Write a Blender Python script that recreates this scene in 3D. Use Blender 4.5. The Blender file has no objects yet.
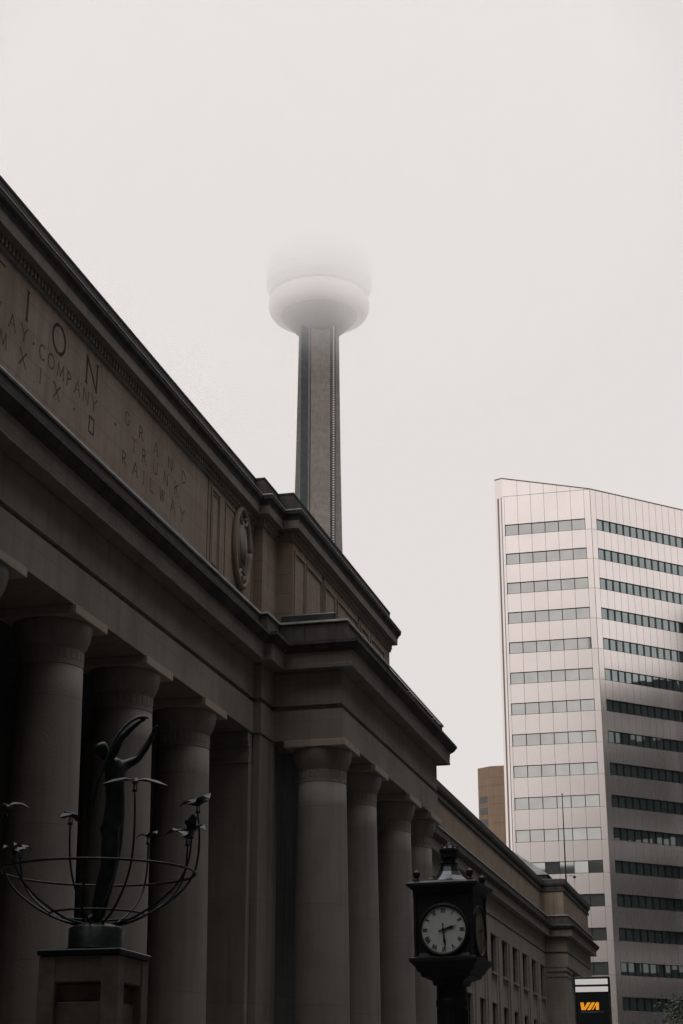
import bpy, bmesh, math, random
from mathutils import Vector, Matrix
S = bpy.context.scene
COL = S.collection
R = math.radians
# ------------------------------------------------------------------ camera, sky, sun
cd = bpy.data.cameras.new("camera"); cam = bpy.data.objects.new("camera", cd); COL.objects.link(cam)
cd.sensor_fit = 'VERTICAL'; cd.sensor_height = 36.0; cd.lens = 1700.0/1024*36
cd.clip_start = .1; cd.clip_end = 9000
cam.location = (0, 0, 1.65); cam.rotation_euler = (R(110), 0, R(14.4)); S.camera = cam
S.view_settings.view_transform = 'Standard'; S.view_settings.look = 'None'
S.view_settings.exposure = 0; S.view_settings.gamma = 1; S.view_settings.use_curve_mapping = False
W = bpy.data.worlds.new("World"); S.world = W; W.use_nodes = True
n = W.node_tree.nodes; l = W.node_tree.links; n.clear()
sky = n.new('ShaderNodeTexSky'); sky.sky_type = 'NISHITA'; sky.sun_disc = False
sky.sun_elevation = R(48); sky.sun_rotation = R(205); sky.air_density = 1.5; sky.dust_density = 5; sky.ozone_density = 1
mx = n.new('ShaderNodeMix'); mx.data_type = 'RGBA'; mx.inputs[0].default_value = .965
mx.inputs[7].default_value = (7.95, 7.45, 7.27, 1)       # the even grey of a closed overcast
bg = n.new('ShaderNodeBackground'); bg.inputs[1].default_value = .1
wo = n.new('ShaderNodeOutputWorld')
gtc = n.new('ShaderNodeTexCoord'); gsp = n.new('ShaderNodeSeparateXYZ'); l.new(gtc.outputs['Generated'], gsp.inputs[0])
gmr = n.new('ShaderNodeMapRange'); gmr.interpolation_type = 'SMOOTHSTEP'; gmr.inputs[1].default_value = .66; gmr.inputs[2].default_value = .97; gmr.inputs[3].default_value = 1; gmr.inputs[4].default_value = 2.7
l.new(gsp.outputs[2], gmr.inputs[0])
gm = n.new('ShaderNodeVectorMath'); gm.operation = 'SCALE'; l.new(mx.outputs[2], gm.inputs[0]); l.new(gmr.outputs[0], gm.inputs['Scale'])   # a closed overcast is brightest overhead
l.new(sky.outputs[0], mx.inputs[6]); l.new(gm.outputs[0], bg.inputs[0]); l.new(bg.outputs[0], wo.inputs[0])
sd = bpy.data.lights.new("sun", 'SUN'); sd.energy = .5; sd.angle = R(40); sd.color = (1, .96, .9)
sun = bpy.data.objects.new("sun", sd); COL.objects.link(sun)
az = R(205); el = R(48)
dv = Vector((math.sin(az)*math.cos(el), math.cos(az)*math.cos(el), math.sin(el)))
sun.rotation_euler = dv.to_track_quat('Z', 'Y').to_euler()
S.cycles.volume_bounces = 6
S.cycles.max_bounces = 12

# ------------------------------------------------------------------ materials
def newmat(name):
    m = bpy.data.materials.new(name); m.use_nodes = True
    return m, m.node_tree.nodes, m.node_tree.links, m.node_tree.nodes['Principled BSDF']
def plain(name, col, rough=.6, metal=0, var=.0, scale=3, emit=None, es=1, bump=0):
    m, n, l, b = newmat(name)
    b.inputs['Base Color'].default_value = (*col, 1); b.inputs['Roughness'].default_value = rough
    b.inputs['Metallic'].default_value = metal
    if var:
        t = n.new('ShaderNodeTexCoord'); nz = n.new('ShaderNodeTexNoise'); nz.inputs['Scale'].default_value = scale
        nz.inputs['Detail'].default_value = 6
        r = n.new('ShaderNodeValToRGB')
        r.color_ramp.elements[0].position = .3; r.color_ramp.elements[1].position = .7
        r.color_ramp.elements[0].color = (*[c*(1-var) for c in col], 1)
        r.color_ramp.elements[1].color = (*[min(1, c*(1+var)) for c in col], 1)
        l.new(t.outputs['Object'], nz.inputs['Vector']); l.new(nz.outputs[0], r.inputs[0]); l.new(r.outputs[0], b.inputs['Base Color'])
        if bump:
            bp = n.new('ShaderNodeBump'); bp.inputs['Strength'].default_value = bump; bp.inputs['Distance'].default_value = .02
            l.new(nz.outputs[0], bp.inputs['Height']); l.new(bp.outputs[0], b.inputs['Normal'])
    if emit:
        b.inputs['Emission Color'].default_value = (*emit, 1); b.inputs['Emission Strength'].default_value = es
    return m
def stone(name, c1, c2, stain, bw=1.5, bh=.62, joint=.55, jw=.012, offs=0., streak=.5):
    """coursed limestone: blocks that differ a little, thin joints, rain streaks and soot patches"""
    m, n, l, b = newmat(name)
    g = n.new('ShaderNodeNewGeometry'); sp = n.new('ShaderNodeSeparateXYZ'); l.new(g.outputs['Position'], sp.inputs[0])
    ad = n.new('ShaderNodeMath'); ad.operation = 'ADD'; l.new(sp.outputs[0], ad.inputs[0]); l.new(sp.outputs[1], ad.inputs[1])
    az_ = n.new('ShaderNodeMath'); az_.operation = 'ADD'; l.new(sp.outputs[2], az_.inputs[0]); az_.inputs[1].default_value = offs
    cb = n.new('ShaderNodeCombineXYZ'); l.new(ad.outputs[0], cb.inputs[0]); l.new(az_.outputs[0], cb.inputs[1])
    br = n.new('ShaderNodeTexBrick'); l.new(cb.outputs[0], br.inputs['Vector'])
    br.inputs['Scale'].default_value = 1; br.inputs['Brick Width'].default_value = bw; br.inputs['Row Height'].default_value = bh
    br.inputs['Mortar Size'].default_value = jw; br.inputs['Mortar Smooth'].default_value = .3; br.inputs['Bias'].default_value = 0
    br.inputs['Color1'].default_value = (*c1, 1); br.inputs['Color2'].default_value = (*c2, 1)
    br.inputs['Mortar'].default_value = (*[x*joint for x in c1], 1)
    nz = n.new('ShaderNodeTexNoise'); nz.inputs['Scale'].default_value = .55; nz.inputs['Detail'].default_value = 8; nz.inputs['Roughness'].default_value = .65
    l.new(g.outputs['Position'], nz.inputs['Vector'])
    r1 = n.new('ShaderNodeValToRGB'); r1.color_ramp.elements[0].position = .42; r1.color_ramp.elements[1].position = .7
    l.new(nz.outputs[0], r1.inputs[0])
    m1 = n.new('ShaderNodeMix'); m1.data_type = 'RGBA'; m1.inputs[7].default_value = (*stain, 1)
    k = n.new('ShaderNodeMath'); k.operation = 'MULTIPLY'; k.inputs[1].default_value = .7
    l.new(r1.outputs[0], k.inputs[0]); l.new(k.outputs[0], m1.inputs[0]); l.new(br.outputs[0], m1.inputs[6])
    mp = n.new('ShaderNodeMapping'); mp.inputs['Scale'].default_value = (3.2, 3.2, .22); l.new(g.outputs['Position'], mp.inputs[0])
    nz2 = n.new('ShaderNodeTexNoise'); nz2.inputs['Scale'].default_value = 1; nz2.inputs['Detail'].default_value = 5; l.new(mp.outputs[0], nz2.inputs['Vector'])
    r2 = n.new('ShaderNodeValToRGB'); r2.color_ramp.elements[0].position = .45; r2.color_ramp.elements[1].position = .8
    r2.color_ramp.elements[0].color = (1, 1, 1, 1); r2.color_ramp.elements[1].color = (*[1-streak]*3, 1)
    l.new(nz2.outputs[0], r2.inputs[0])
    m2 = n.new('ShaderNodeMix'); m2.data_type = 'RGBA'; m2.blend_type = 'MULTIPLY'; m2.inputs[0].default_value = 1
    l.new(m1.outputs[2], m2.inputs[6]); l.new(r2.outputs[0], m2.inputs[7]); l.new(m2.outputs[2], b.inputs['Base Color'])
    b.inputs['Roughness'].default_value = .85
    nz3 = n.new('ShaderNodeTexNoise'); nz3.inputs['Scale'].default_value = 14; nz3.inputs['Detail'].default_value = 4; l.new(g.outputs['Position'], nz3.inputs['Vector'])
    bp = n.new('ShaderNodeBump'); bp.inputs['Strength'].default_value = .35; bp.inputs['Distance'].default_value = .02
    l.new(nz3.outputs[0], bp.inputs['Height']); l.new(bp.outputs[0], b.inputs['Normal'])
    return m
LIME = stone("limestone", (.33, .288, .248), (.305, .265, .228), (.21, .185, .16), joint=.72, streak=.25)
LIMEA = stone("attic_limestone", (.41, .335, .275), (.345, .28, .235), (.28, .205, .155), bw=2.0, bh=.72, joint=.55, streak=.28)
LIMEC = stone("column_limestone", (.305, .275, .245), (.285, .258, .23), (.21, .19, .17), bw=60, bh=3.1, joint=.7, jw=.01, offs=.9, streak=.25)
PORCH = stone("porch_shade_limestone", (.10, .105, .105), (.09, .095, .097), (.06, .065, .068))  # limestone darkened and cooled: the porch's shade put into its colour
DRIP = plain("pale_drip_edge", (.36, .38, .37), .6, 0, .3, 2)  # paler strip along the moulding edges
SOOT = stone("weathered_limestone", (.105, .095, .088), (.075, .072, .07), (.035, .04, .043), joint=.5, bw=1.3, jw=.02, streak=.6)
PARA = stone("parapet_limestone", (.36, .29, .225), (.33, .265, .205), (.25, .20, .155), bw=2.4, bh=2.2, joint=.7)
LEAD = plain("roof_lead", (.05, .06, .066), .45, .3, .4, 1.2)
CUT = plain("cut_letter", (.04, .033, .03), .9)
CUTS = plain("worn_cut_letter", (.09, .074, .062), .9, 0, .45, 1.6)
BRONZE = plain("bronze", (.022, .028, .030), .42, .7, .4, 9, bump=.2)
IRON = plain("black_iron", (.009, .011, .013), .55, .1, .3, 8)
GRAN = plain("granite", (.16, .13, .10), .7, 0, .25, 5, bump=.3)
def glassmat(name, col, rough=.03, var=.25, scale=.35, metal=.9):
    m, n, l, b = newmat(name)
    b.inputs['Metallic'].default_value = metal; b.inputs['Roughness'].default_value = rough
    t = n.new('ShaderNodeNewGeometry'); nz = n.new('ShaderNodeTexNoise'); nz.inputs['Scale'].default_value = scale; nz.inputs['Detail'].default_value = 1
    r = n.new('ShaderNodeValToRGB'); r.color_ramp.elements[0].color = (*[c*(1-var) for c in col], 1); r.color_ramp.elements[1].color = (*[c*(1+var) for c in col], 1)
    r.color_ramp.elements[0].position = .35; r.color_ramp.elements[1].position = .65
    l.new(t.outputs['Position'], nz.inputs['Vector']); l.new(nz.outputs[0], r.inputs[0]); l.new(r.outputs[0], b.inputs['Base Color'])
    return m
GLASS_W = glassmat("silver_glass", (.54, .55, .54), .03, .06, .5)
GLASS_D = glassmat("dark_window_glass", (.012, .016, .018), .15, .3, .8, .1)
GLASS_T = glassmat("teal_window_glass", (.32, .38, .38), .03, .08, .5)
PANEL = plain("metal_panel", (.96, .89, .865), .26, .92, .03, .25)
JOINT = plain("panel_joint", (.22, .2, .19), .8)
CONC = stone("tower_concrete", (.34, .31, .285), (.29, .265, .245), (.215, .20, .19), bw=60, bh=2.7, joint=.82, jw=.1, streak=.3)
BROWN = stone("brown_cladding", (.31, .215, .15), (.285, .20, .14), (.25, .175, .125), bw=3.0, bh=3.4, joint=.75, jw=.06, streak=.2)
WHITEP = plain("white_panel", (.75, .75, .74), .4)
DIALA = plain("dial_amber_dimmed", (.20, .155, .09), .4, 0, .2, 6)  # dimness of the side dials put into their colour
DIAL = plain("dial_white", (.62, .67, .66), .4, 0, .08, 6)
ASPH = plain("asphalt", (.05, .05, .052), .9, 0, .2, .6)
PAVE = plain("pavement", (.075, .073, .072), .85, 0, .2, 1.5)
GROUNDM = plain("ground_soil", (.05, .05, .048), .95, 0, .2, .05)

# ------------------------------------------------------------------ helpers
def finish(name, bm, mat, parent=None, smooth=False):
    me = bpy.data.meshes.new(name)
    bmesh.ops.recalc_face_normals(bm, faces=bm.faces)
    bm.to_mesh(me); bm.free()
    me.materials.append(mat)
    if smooth:
        for p in me.polygons: p.use_smooth = True
    o = bpy.data.objects.new(name, me); COL.objects.link(o)
    if parent is not None:
        o.parent = parent
    return o
# every mesh is built in the local frame of its thing; BASE gives that frame's origin
def empty(name, loc, rz=0):
    o = bpy.data.objects.new(name, None); COL.objects.link(o); o.location = loc; o.rotation_euler = (0, 0, rz); o.empty_display_size = .3
    return o
def tag(o, label=None, cat=None, group=None, kind=None):
    if label: o['label'] = label
    if cat: o['category'] = cat
    if group: o['group'] = group
    if kind: o['kind'] = kind
    return o
def NB(): return bmesh.new()
def box(bm, x0, x1, y0, y1, z0, z1, rot=None):
    vs = [Vector(p) for p in ((x0,y0,z0),(x1,y0,z0),(x1,y1,z0),(x0,y1,z0),(x0,y0,z1),(x1,y0,z1),(x1,y1,z1),(x0,y1,z1))]
    if rot: vs = [rot @ v for v in vs]
    v = [bm.verts.new(p) for p in vs]
    for f in ((0,3,2,1),(4,5,6,7),(0,1,5,4),(1,2,6,5),(2,3,7,6),(3,0,4,7)): bm.faces.new([v[i] for i in f])
def boxb(bm, x0, x1, y0, y1, z0, z1, b=.02):
    t = NB(); box(t, x0, x1, y0, y1, z0, z1); bmesh.ops.bevel(t, geom=t.edges[:], offset=b, segments=1, affect='EDGES')
    merge(bm, t)
def merge(bm, t, M=None):
    mp = {}
    for v in t.verts: mp[v] = bm.verts.new(M @ v.co if M else v.co)
    for f in t.faces:
        try: bm.faces.new([mp[v] for v in f.verts])
        except ValueError: pass
    t.free()
def lathe(bm, c, prof, seg=32, a0=0, close=True):
    rings = []
    for r, z in prof:
        rings.append([bm.verts.new((c[0]+r*math.cos(a0+2*math.pi*i/seg), c[1]+r*math.sin(a0+2*math.pi*i/seg), c[2]+z)) for i in range(seg)])
    for a, b in zip(rings, rings[1:]):
        for i in range(seg): bm.faces.new((a[i], a[(i+1) % seg], b[(i+1) % seg], b[i]))
    if close:
        bm.faces.new(rings[0][::-1]); bm.faces.new(rings[-1])
def tube(bm, pts, r, seg=8, r1=None):
    pts = [Vector(p) for p in pts]; rings = []
    prev = None
    for i, p in enumerate(pts):
        d = (pts[min(i+1, len(pts)-1)] - pts[max(i-1, 0)]).normalized()
        u = d.orthogonal().normalized() if prev is None else (prev - d*prev.dot(d)).normalized()
        prev = u; w = d.cross(u)
        rr = r if r1 is None else r + (r1-r)*i/(len(pts)-1)
        rings.append([bm.verts.new(p + (u*math.cos(2*math.pi*k/seg) + w*math.sin(2*math.pi*k/seg))*rr) for k in range(seg)])
    for a, b in zip(rings, rings[1:]):
        for i in range(seg): bm.faces.new((a[i], a[(i+1) % seg], b[(i+1) % seg], b[i]))
    bm.faces.new(rings[0][::-1]); bm.faces.new(rings[-1])
def ringtube(bm, c, Rr, r, seg=64, s2=8):
    rings = []
    for i in range(seg):
        a = 2*math.pi*i/seg; rad = Vector((math.cos(a), math.sin(a), 0))
        rings.append([bm.verts.new(Vector(c) + rad*(Rr + r*math.cos(2*math.pi*k/s2)) + Vector((0,0,r*math.sin(2*math.pi*k/s2)))) for k in range(s2)])
    for i in range(seg):
        a = rings[i]; b = rings[(i+1) % seg]
        for k in range(s2): bm.faces.new((a[k], b[k], b[(k+1) % s2], a[(k+1) % s2]))
def sweep(bm, path, prof):
    """closed profile (p outward, z) carried along a plan path with mitred corners; outward is right of travel"""
    path = [Vector((a, b)) for a, b in path]; N = len(path); cols = []
    for i, p in enumerate(path):
        d0 = (path[i]-path[i-1]).normalized() if i else None
        d1 = (path[i+1]-path[i]).normalized() if i < N-1 else None
        if d0 is None: d0 = d1
        if d1 is None: d1 = d0
        n0 = Vector((d0.y, -d0.x)); n1 = Vector((d1.y, -d1.x))
        m = n0+n1; m = m/(m.dot(n0)) if m.length > 1e-6 else n0
        cols.append([bm.verts.new((p.x+m.x*q, p.y+m.y*q, z)) for q, z in prof])
    K = len(prof)
    for a, b in zip(cols, cols[1:]):
        for k in range(K): bm.faces.new((a[k], a[(k+1) % K], b[(k+1) % K], b[k]))
    bm.faces.new(cols[0]); bm.faces.new(cols[-1][::-1])
def prism(bm, poly, z0, z1):
    a = [bm.verts.new((x, y, z0)) for x, y in poly]; b = [bm.verts.new((x, y, z1)) for x, y in poly]; N = len(poly)
    bm.faces.new(a[::-1]); bm.faces.new(b)
    for i in range(N): bm.faces.new((a[i], a[(i+1) % N], b[(i+1) % N], b[i]))
def yzprism(bm, poly, x0, x1):
    a = [bm.verts.new((x0, y, z)) for y, z in poly]; b = [bm.verts.new((x1, y, z)) for y, z in poly]; N = len(poly)
    bm.faces.new(a); bm.faces.new(b[::-1])
    for i in range(N): bm.faces.new((a[i], b[i], b[(i+1) % N], a[(i+1) % N]))

# ------------------------------------------------------------------ setting
bm = NB(); box(bm, -3000, 3000, -3000, 3000, -.6, 0); tag(finish("ground", bm, GROUNDM), kind='structure')
bm = NB(); box(bm, -1.5, 16, -24, 1200, .001, .02); tag(finish("road", bm, ASPH), kind='structure')
bm = NB()
for i in range(-3, 60):
    box(bm, 7.2, 7.33, i*6, i*6+3, .024, .026)
tag(finish("lane_markings", bm, WHITEP), kind='structure')
bm = NB(); boxb(bm, -60, -1.7, -60, 190, .001, .14, .01); tag(finish("station_plaza_pavement", bm, PAVE), kind='structure')
bm = NB(); boxb(bm, 16.2, 21.5, -300, 140, .001, .14, .01); tag(finish("far_pavement", bm, PAVE), kind='structure')
bm = NB(); boxb(bm, -1.7, -1.5, -60, 190, .001, .15, .02); boxb(bm, 16, 16.2, -300, 140, .001, .15, .02); tag(finish("kerb", bm, PAVE), kind='structure')

# ------------------------------------------------------------------ railway station
st = tag(empty("station_building", (0, 0, 0)), "long dark limestone railway station with giant columns, carved inscription and stepped cornices", "station building")
PA = [(-16.08, -45), (-16.08, 51.25), (-15.82, 51.25), (-15.82, 52.65), (-13.5, 52.65), (-13.5, 68.5), (-16.2, 68.5), (-16.2, 69.6), (-18.55, 69.6), (-18.55, 136.5), (-16.85, 136.5), (-16.85, 152.9), (-18.55, 152.9), (-18.55, 158), (-60, 158)]
bm = NB(); sweep(bm, PA, [(0, 13.63), (0, 14.63), (-.16, 14.64), (-.16, 14.84), (-1.9, 14.84), (-1.9, 13.63)])
finish("architrave", bm, LIME, st)
bm = NB(); sweep(bm, PA, [(-.02, 14.80), (-.02, 15.88), (-1.5, 15.88), (-1.5, 14.85), (-.14, 14.85), (-.14, 14.80)])
for y in (57.9, 60.7, 64.9): lathe(bm, (-13.53, y, 15.28), [(.0, 0)], 3, close=False) if False else None
finish("frieze", bm, LIME, st)
bm = NB(); sweep(bm, PA, [(-.10, 15.883), (-.06, 15.90), (-.06, 15.97), (.40, 16.0), (.40, 15.96), (.46, 15.96), (.47, 16.02), (.445, 16.035), (.47, 16.40), (.50, 16.42), (-1.5, 16.42), (-1.5, 15.883)])
finish("cornice", bm, LIME, st)
bm = NB(); sweep(bm, PA, [(.50, 16.423), (.53, 16.44), (.62, 16.52), (.69, 16.64), (.72, 16.66), (.72, 16.76), (.24, 16.86), (.20, 17.53), (-1.5, 17.54), (-1.5, 16.423)])
sweep2 = NB(); sweep(sweep2, PA, [(.205, 17.535), (.25, 17.50), (.265, 17.52), (.255, 17.59), (.205, 17.60)]); finish("drip_edge", sweep2, DRIP, st)
sweep2 = NB(); sweep(sweep2, PA, [(.40, 15.93), (.455, 15.93), (.455, 15.955), (.40, 15.955)]); finish("drip_edge", sweep2, DRIP, st)
cg = finish("cornice_gutter", bm, SOOT, st); cg['label'] = "dark sooty upper moulding of the main cornice"
bm = NB(); sweep(bm, PA[:2] + [(-15.82-.0, 51.25), (-15.82, 52.65)] , [(-.30, 17.563), (-.32, 17.70), (-1.5, 17.72), (-1.5, 17.563)])
finish("blocking_course", bm, SOOT, st)
for y0, y1 in ((52.98, 53.9), (60.6, 61.7), (65.3, 66.4)):
    bm = NB(); boxb(bm, -15.72, -13.82, y0, y1, 17.563, 18.02, .04); finish("lead_capping", bm, LEAD, st)
for y in (60.75, 65.3):
    bm = NB(); boxb(bm, -13.28, -12.83, y-.45, y+.45, 16.77, 17.0, .04); finish("cornice_block", bm, SOOT, st)
# bodies
bm = NB()
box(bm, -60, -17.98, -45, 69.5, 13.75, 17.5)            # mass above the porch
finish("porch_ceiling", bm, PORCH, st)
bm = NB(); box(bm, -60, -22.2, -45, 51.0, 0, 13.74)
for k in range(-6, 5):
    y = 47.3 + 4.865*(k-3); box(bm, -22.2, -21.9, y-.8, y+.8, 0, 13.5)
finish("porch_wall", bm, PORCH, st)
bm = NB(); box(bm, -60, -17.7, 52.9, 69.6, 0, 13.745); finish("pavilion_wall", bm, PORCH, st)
# anta between colonnade and pavilion
bm = NB()
boxb(bm, -17.5, -16.12, 50.98, 52.88, 0, 12.62, .02); boxb(bm, -16.12, -15.86, 51.3, 52.5, 0, 13.62, .02)
box(bm, -60, -17.5, 51.5, 52.88, 0, 13.74)
for z0, z1, p in ((12.62, 12.72, .05), (12.72, 13.15, .0), (13.15, 13.3, .06), (13.3, 13.62, .12)): boxb(bm, -17.5-p, -16.125, 50.98-p, 51.298, z0, z1, .01)
boxb(bm, -16.115, -15.84, 52.5, 52.9, 0, 13.6, .01); boxb(bm, -17.7, -16.0, 52.905, 53.75, 0, 13.6, .01)
finish("anta", bm, LIMEC, st)
# columns
def column(cx, cy):
    bm = NB()
    prof = [(1.06, .9), (1.06, 1.1), (.95, 1.2)] + [(.915-.125*t**1.6, 1.2+11.1*t) for t in [i/14 for i in range(15)]]
    prof = [(r*1.0, z) for r, z in prof]
    lathe(bm, (cx, cy, 0), prof, 48)
    c = finish("column", bm, LIMEC, st, True)
    bm = NB()
    lathe(bm, (cx, cy, 0), [(.793, 12.303), (.80, 12.31), (.80, 12.33), (.793, 12.34), (.793, 12.72), (.808, 12.73), (.808, 12.755), (.818, 12.76), (.818, 12.785), (.83, 12.79), (.875, 12.90), (.92, 13.02), (.955, 13.15), (.975, 13.27), (.98, 13.34), (.965, 13.397)], 48)
    for i in range(28):       # leaf tips round the necking
        a = 2*math.pi*i/28
        M = Matrix.Translation((cx+.793*math.cos(a), cy+.793*math.sin(a), 12.57)) @ Matrix.Rotation(a, 4, 'Z')
        t = NB(); box(t, -.03, .010, -.055, .055, -.12, .12); bmesh.ops.bevel(t, geom=[e for e in t.edges], offset=.014, segments=1, affect='EDGES'); merge(bm, t, M)
    k = finish("capital", bm, LIMEC, c, False)
    bm = NB(); boxb(bm, cx-1.03, cx+1.03, cy-1.025, cy+1.025, 13.40, 13.627, .012)
    finish("abacus", bm, ABAC, c)
    bm = NB(); boxb(bm, cx-1.15, cx+1.15, cy-1.15, cy+1.15, .6, .897, .02); finish("column_base", bm, LIMEC, c)
ABAC = stone("abacus_limestone", (.47, .40, .34), (.45, .385, .325), (.38, .32, .27), bw=9, bh=9, streak=.2)
for k in range(-4, 4): column(-17.03, 47.3 - 4.865*(3-k))
for y in (53.62, 57.92, 63.62, 67.6): column(-14.42, y)
bm = NB(); boxb(bm, -60, -15.4, -45, 51, 0.14, .6, .02); boxb(bm, -60, -12.9, 52, 70.2, .14, .598, .02)
for i in range(3): boxb(bm, -15.4+.35*i+.003, -15.05+.35*i, -45, 51, .14, .48-.15*i, .01)
finish("stylobate", bm, GRAN, st)
# attic
PB = [(-16.83, -45), (-16.83, 53.3), (-16.5, 53.3), (-16.5, 55.0), (-15.93, 55.0), (-15.93, 70.5), (-28, 70.5)]
bm = NB(); sweep(bm, PB, [(0, 17.57), (0, 21.38), (-2, 21.38), (-2, 17.57)])
box(bm, -60, -18.85, -45, 69.5, 17.5, 21.3)
finish("attic_wall", bm, LIMEA, st)
bm = NB(); sweep(bm, PB, [(0, 21.383), (.06, 21.40), (.06, 21.45), (.07, 21.46), (.07, 21.70), (.15, 21.72), (.16, 21.76), (.28, 21.78), (.28, 21.76), (.30, 21.76), (.31, 22.05), (.33, 22.07), (-2, 22.07)])
def dent(y0, y1, x):
    y = y0
    while y < y1:
        box(bm, x+.068, x+.135, y, y+.11, 21.49, 21.68); y += .21
dent(20, 53.2, -16.83); dent(53.45, 54.9, -16.5); dent(55.0, 70.4, -15.93)
x = -16.4
while x < -15.95: box(bm, x, x+.11, 54.87, 54.935, 21.49, 21.68); x += .21
finish("attic_cornice", bm, LIME, st)
bm = NB(); sweep(bm, PB, [(.33, 22.073), (.36, 22.16), (.42, 22.24), (.44, 22.28), (.44, 22.38), (.10, 22.46), (.06, 22.5), (.03, 23.12), (.05, 23.15), (.05, 23.21), (-2, 23.23), (-2, 22.073)])
sweep2 = NB(); sweep(sweep2, PB, [(.38, 22.43), (.443, 22.385), (.458, 22.385), (.458, 22.42), (.40, 22.45)]); finish("drip_edge", sweep2, DRIP, st)
ac = finish("attic_coping", bm, SOOT, st)
bm = NB(); box(bm, -60, -18.5, -45, 69.5, 21.31, 22.6); finish("flat_roof", bm, LEAD, st)
# attic frames: thin raised fillets round sunk panels
def frame(bm, x, y0, y1, z0, z1, w=.07, d=.04, inner=True):
    for (a, b, c, e) in ((y0, y1, z0, z0+w), (y0, y1, z1-w, z1), (y0, y0+w, z0+w, z1-w), (y1-w, y1, z0+w, z1-w)): box(bm, x+.002, x+d, a, b, c, e)
def vline(bm, x, y, z0, z1, w=.035): box(bm, x+.001, x+.006, y-w/2, y+w/2, z0, z1)
def F1(*a):
    bm = NB(); frame(bm, *a); finish("panel_frame", bm, LIMEA, st)
F1(-16.83, 48.62, 49.55, 18.5, 21.2); F1(-16.83, 48.78, 49.39, 18.66, 21.04, .03, .03)
F1(-16.83, 50.1, 53.1, 18.35, 21.2, .05, .03)
for a, b in ((55.25, 56.6), (56.75, 58.95), (59.45, 60.95), (61.3, 64.6), (65.1, 66.5), (66.85, 69.4)): F1(-15.93, a, b, 18.2, 21.1, .08, .05)
for x, y, w in ((-16.83, 48.35, .06), (-15.93, 59.2, .2), (-15.93, 64.8, .2), (-15.93, 55.06, .03)):
    bm = NB(); vline(bm, x, y, 17.6, 21.35, w); finish("shadow_joint", bm, CUT, st)  # flat dark strips painted for the shadow in the attic joints
# cartouche wreath
bm = NB()
cy, cz = 51.75, 20.15
def oval(t, ry, rz): return (cy+ry*math.cos(t), cz+rz*1.13*math.sin(t)*(1 if t < math.pi else 1.04))
pts = [(-16.76, *oval(2*math.pi*i/40, .80, 1.18)) for i in range(41)]
tube(bm, pts, .11, 8)
pts = [(-16.78, *oval(2*math.pi*i/40, .55, .88)) for i in range(41)]
tube(bm, pts, .05, 6)
yzprism(bm, [oval(2*math.pi*i/30, .5, .82) for i in range(30)], -16.828, -16.72)
for s in (-1, 1):
    pts = [(-16.74, cy+s*(.12+.3*math.sin(t)), cz+.95-.16*math.cos(t*1.5)) for t in [i/10*3 for i in range(11)]]; tube(bm, pts, .07, 6)
    pts = [(-16.74, cy+s*(.1+.25*math.sin(t)), cz-1.0+.14*math.cos(t*1.5)) for t in [i/10*3 for i in range(11)]]; tube(bm, pts, .07, 6)
tube(bm, [(-16.7, cy, cz-1.05), (-16.7, cy, cz-1.35)], .12, 8, .03)
for i in range(5): tube(bm, [(-16.72, cy-.3+.15*i, cz+.45-.04*abs(i-2)), (-16.70, cy-.26+.13*i, cz-.1), (-16.72, cy-.2+.1*i, cz-.6)], .045, 6, .03)
finish("carved_cartouche", bm, LIME, st, True)
# inscription: incised roman capitals made of strokes
GL = {'T': [((0,1),(1,1)), ((.5,1),(.5,0))], 'I': [((.5,1),(.5,0))], 'N': [((.05,0),(.05,1)), ((.05,1),(.95,0)), ((.95,0),(.95,1))],
 'W': [((0,1),(.25,0)), ((.25,0),(.5,1)), ((.5,1),(.75,0)), ((.75,0),(1,1))], 'A': [((0,0),(.5,1)), ((.5,1),(1,0)), ((.2,.36),(.8,.36))],
 'Y': [((0,1),(.5,.5)), ((1,1),(.5,.5)), ((.5,.5),(.5,0))], 'M': [((0,0),(.1,1)), ((.1,1),(.5,.1)), ((.5,.1),(.9,1)), ((.9,1),(1,0))],
 'X': [((0,0),(1,1)), ((0,1),(1,0))], 'L': [((.1,1),(.1,0)), ((.1,0),(.9,0))], 'K': [((.1,0),(.1,1)), ((.1,.45),(.9,1)), ((.35,.6),(.95,0))],
 'V': [((0,1),(.5,0)), ((.5,0),(1,1))], 'H': [((.05,0),(.05,1)), ((.95,0),(.95,1)), ((.05,.5),(.95,.5))]}
def arc(cx, cy, rx, ry, a0, a1, k=14):
    p = [(cx+rx*math.cos(R(a0+(a1-a0)*i/k)), cy+ry*math.sin(R(a0+(a1-a0)*i/k))) for i in range(k+1)]
    return list(zip(p, p[1:]))
GL['O'] = arc(.5, .5, .5, .5, 0, 360, 22); GL['C'] = arc(.5, .5, .5, .5, 45, 315, 18); GL['G'] = GL['C'] + [((.86,.15),(.86,.45)), ((.6,.45),(.95,.45))]
GL['D'] = [((.1,0),(.1,1))] + arc(.1, .5, .85, .5, -90, 90); GL['P'] = [((.15,0),(.15,1))] + arc(.15, .74, .6, .26, -90, 90, 10)
GL['R'] = GL['P'] + [((.35,.48),(.95,0))]; GL['U'] = [((.08,1),(.08,.35)), ((.92,1),(.92,.35))] + arc(.5, .36, .42, .36, 180, 360, 10)
GL['S'] = arc(.5, .75, .38, .25, 30, 270, 10) + arc(.5, .25, .42, .25, 90, -150, 10); GL['0'] = GL['O']
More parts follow.
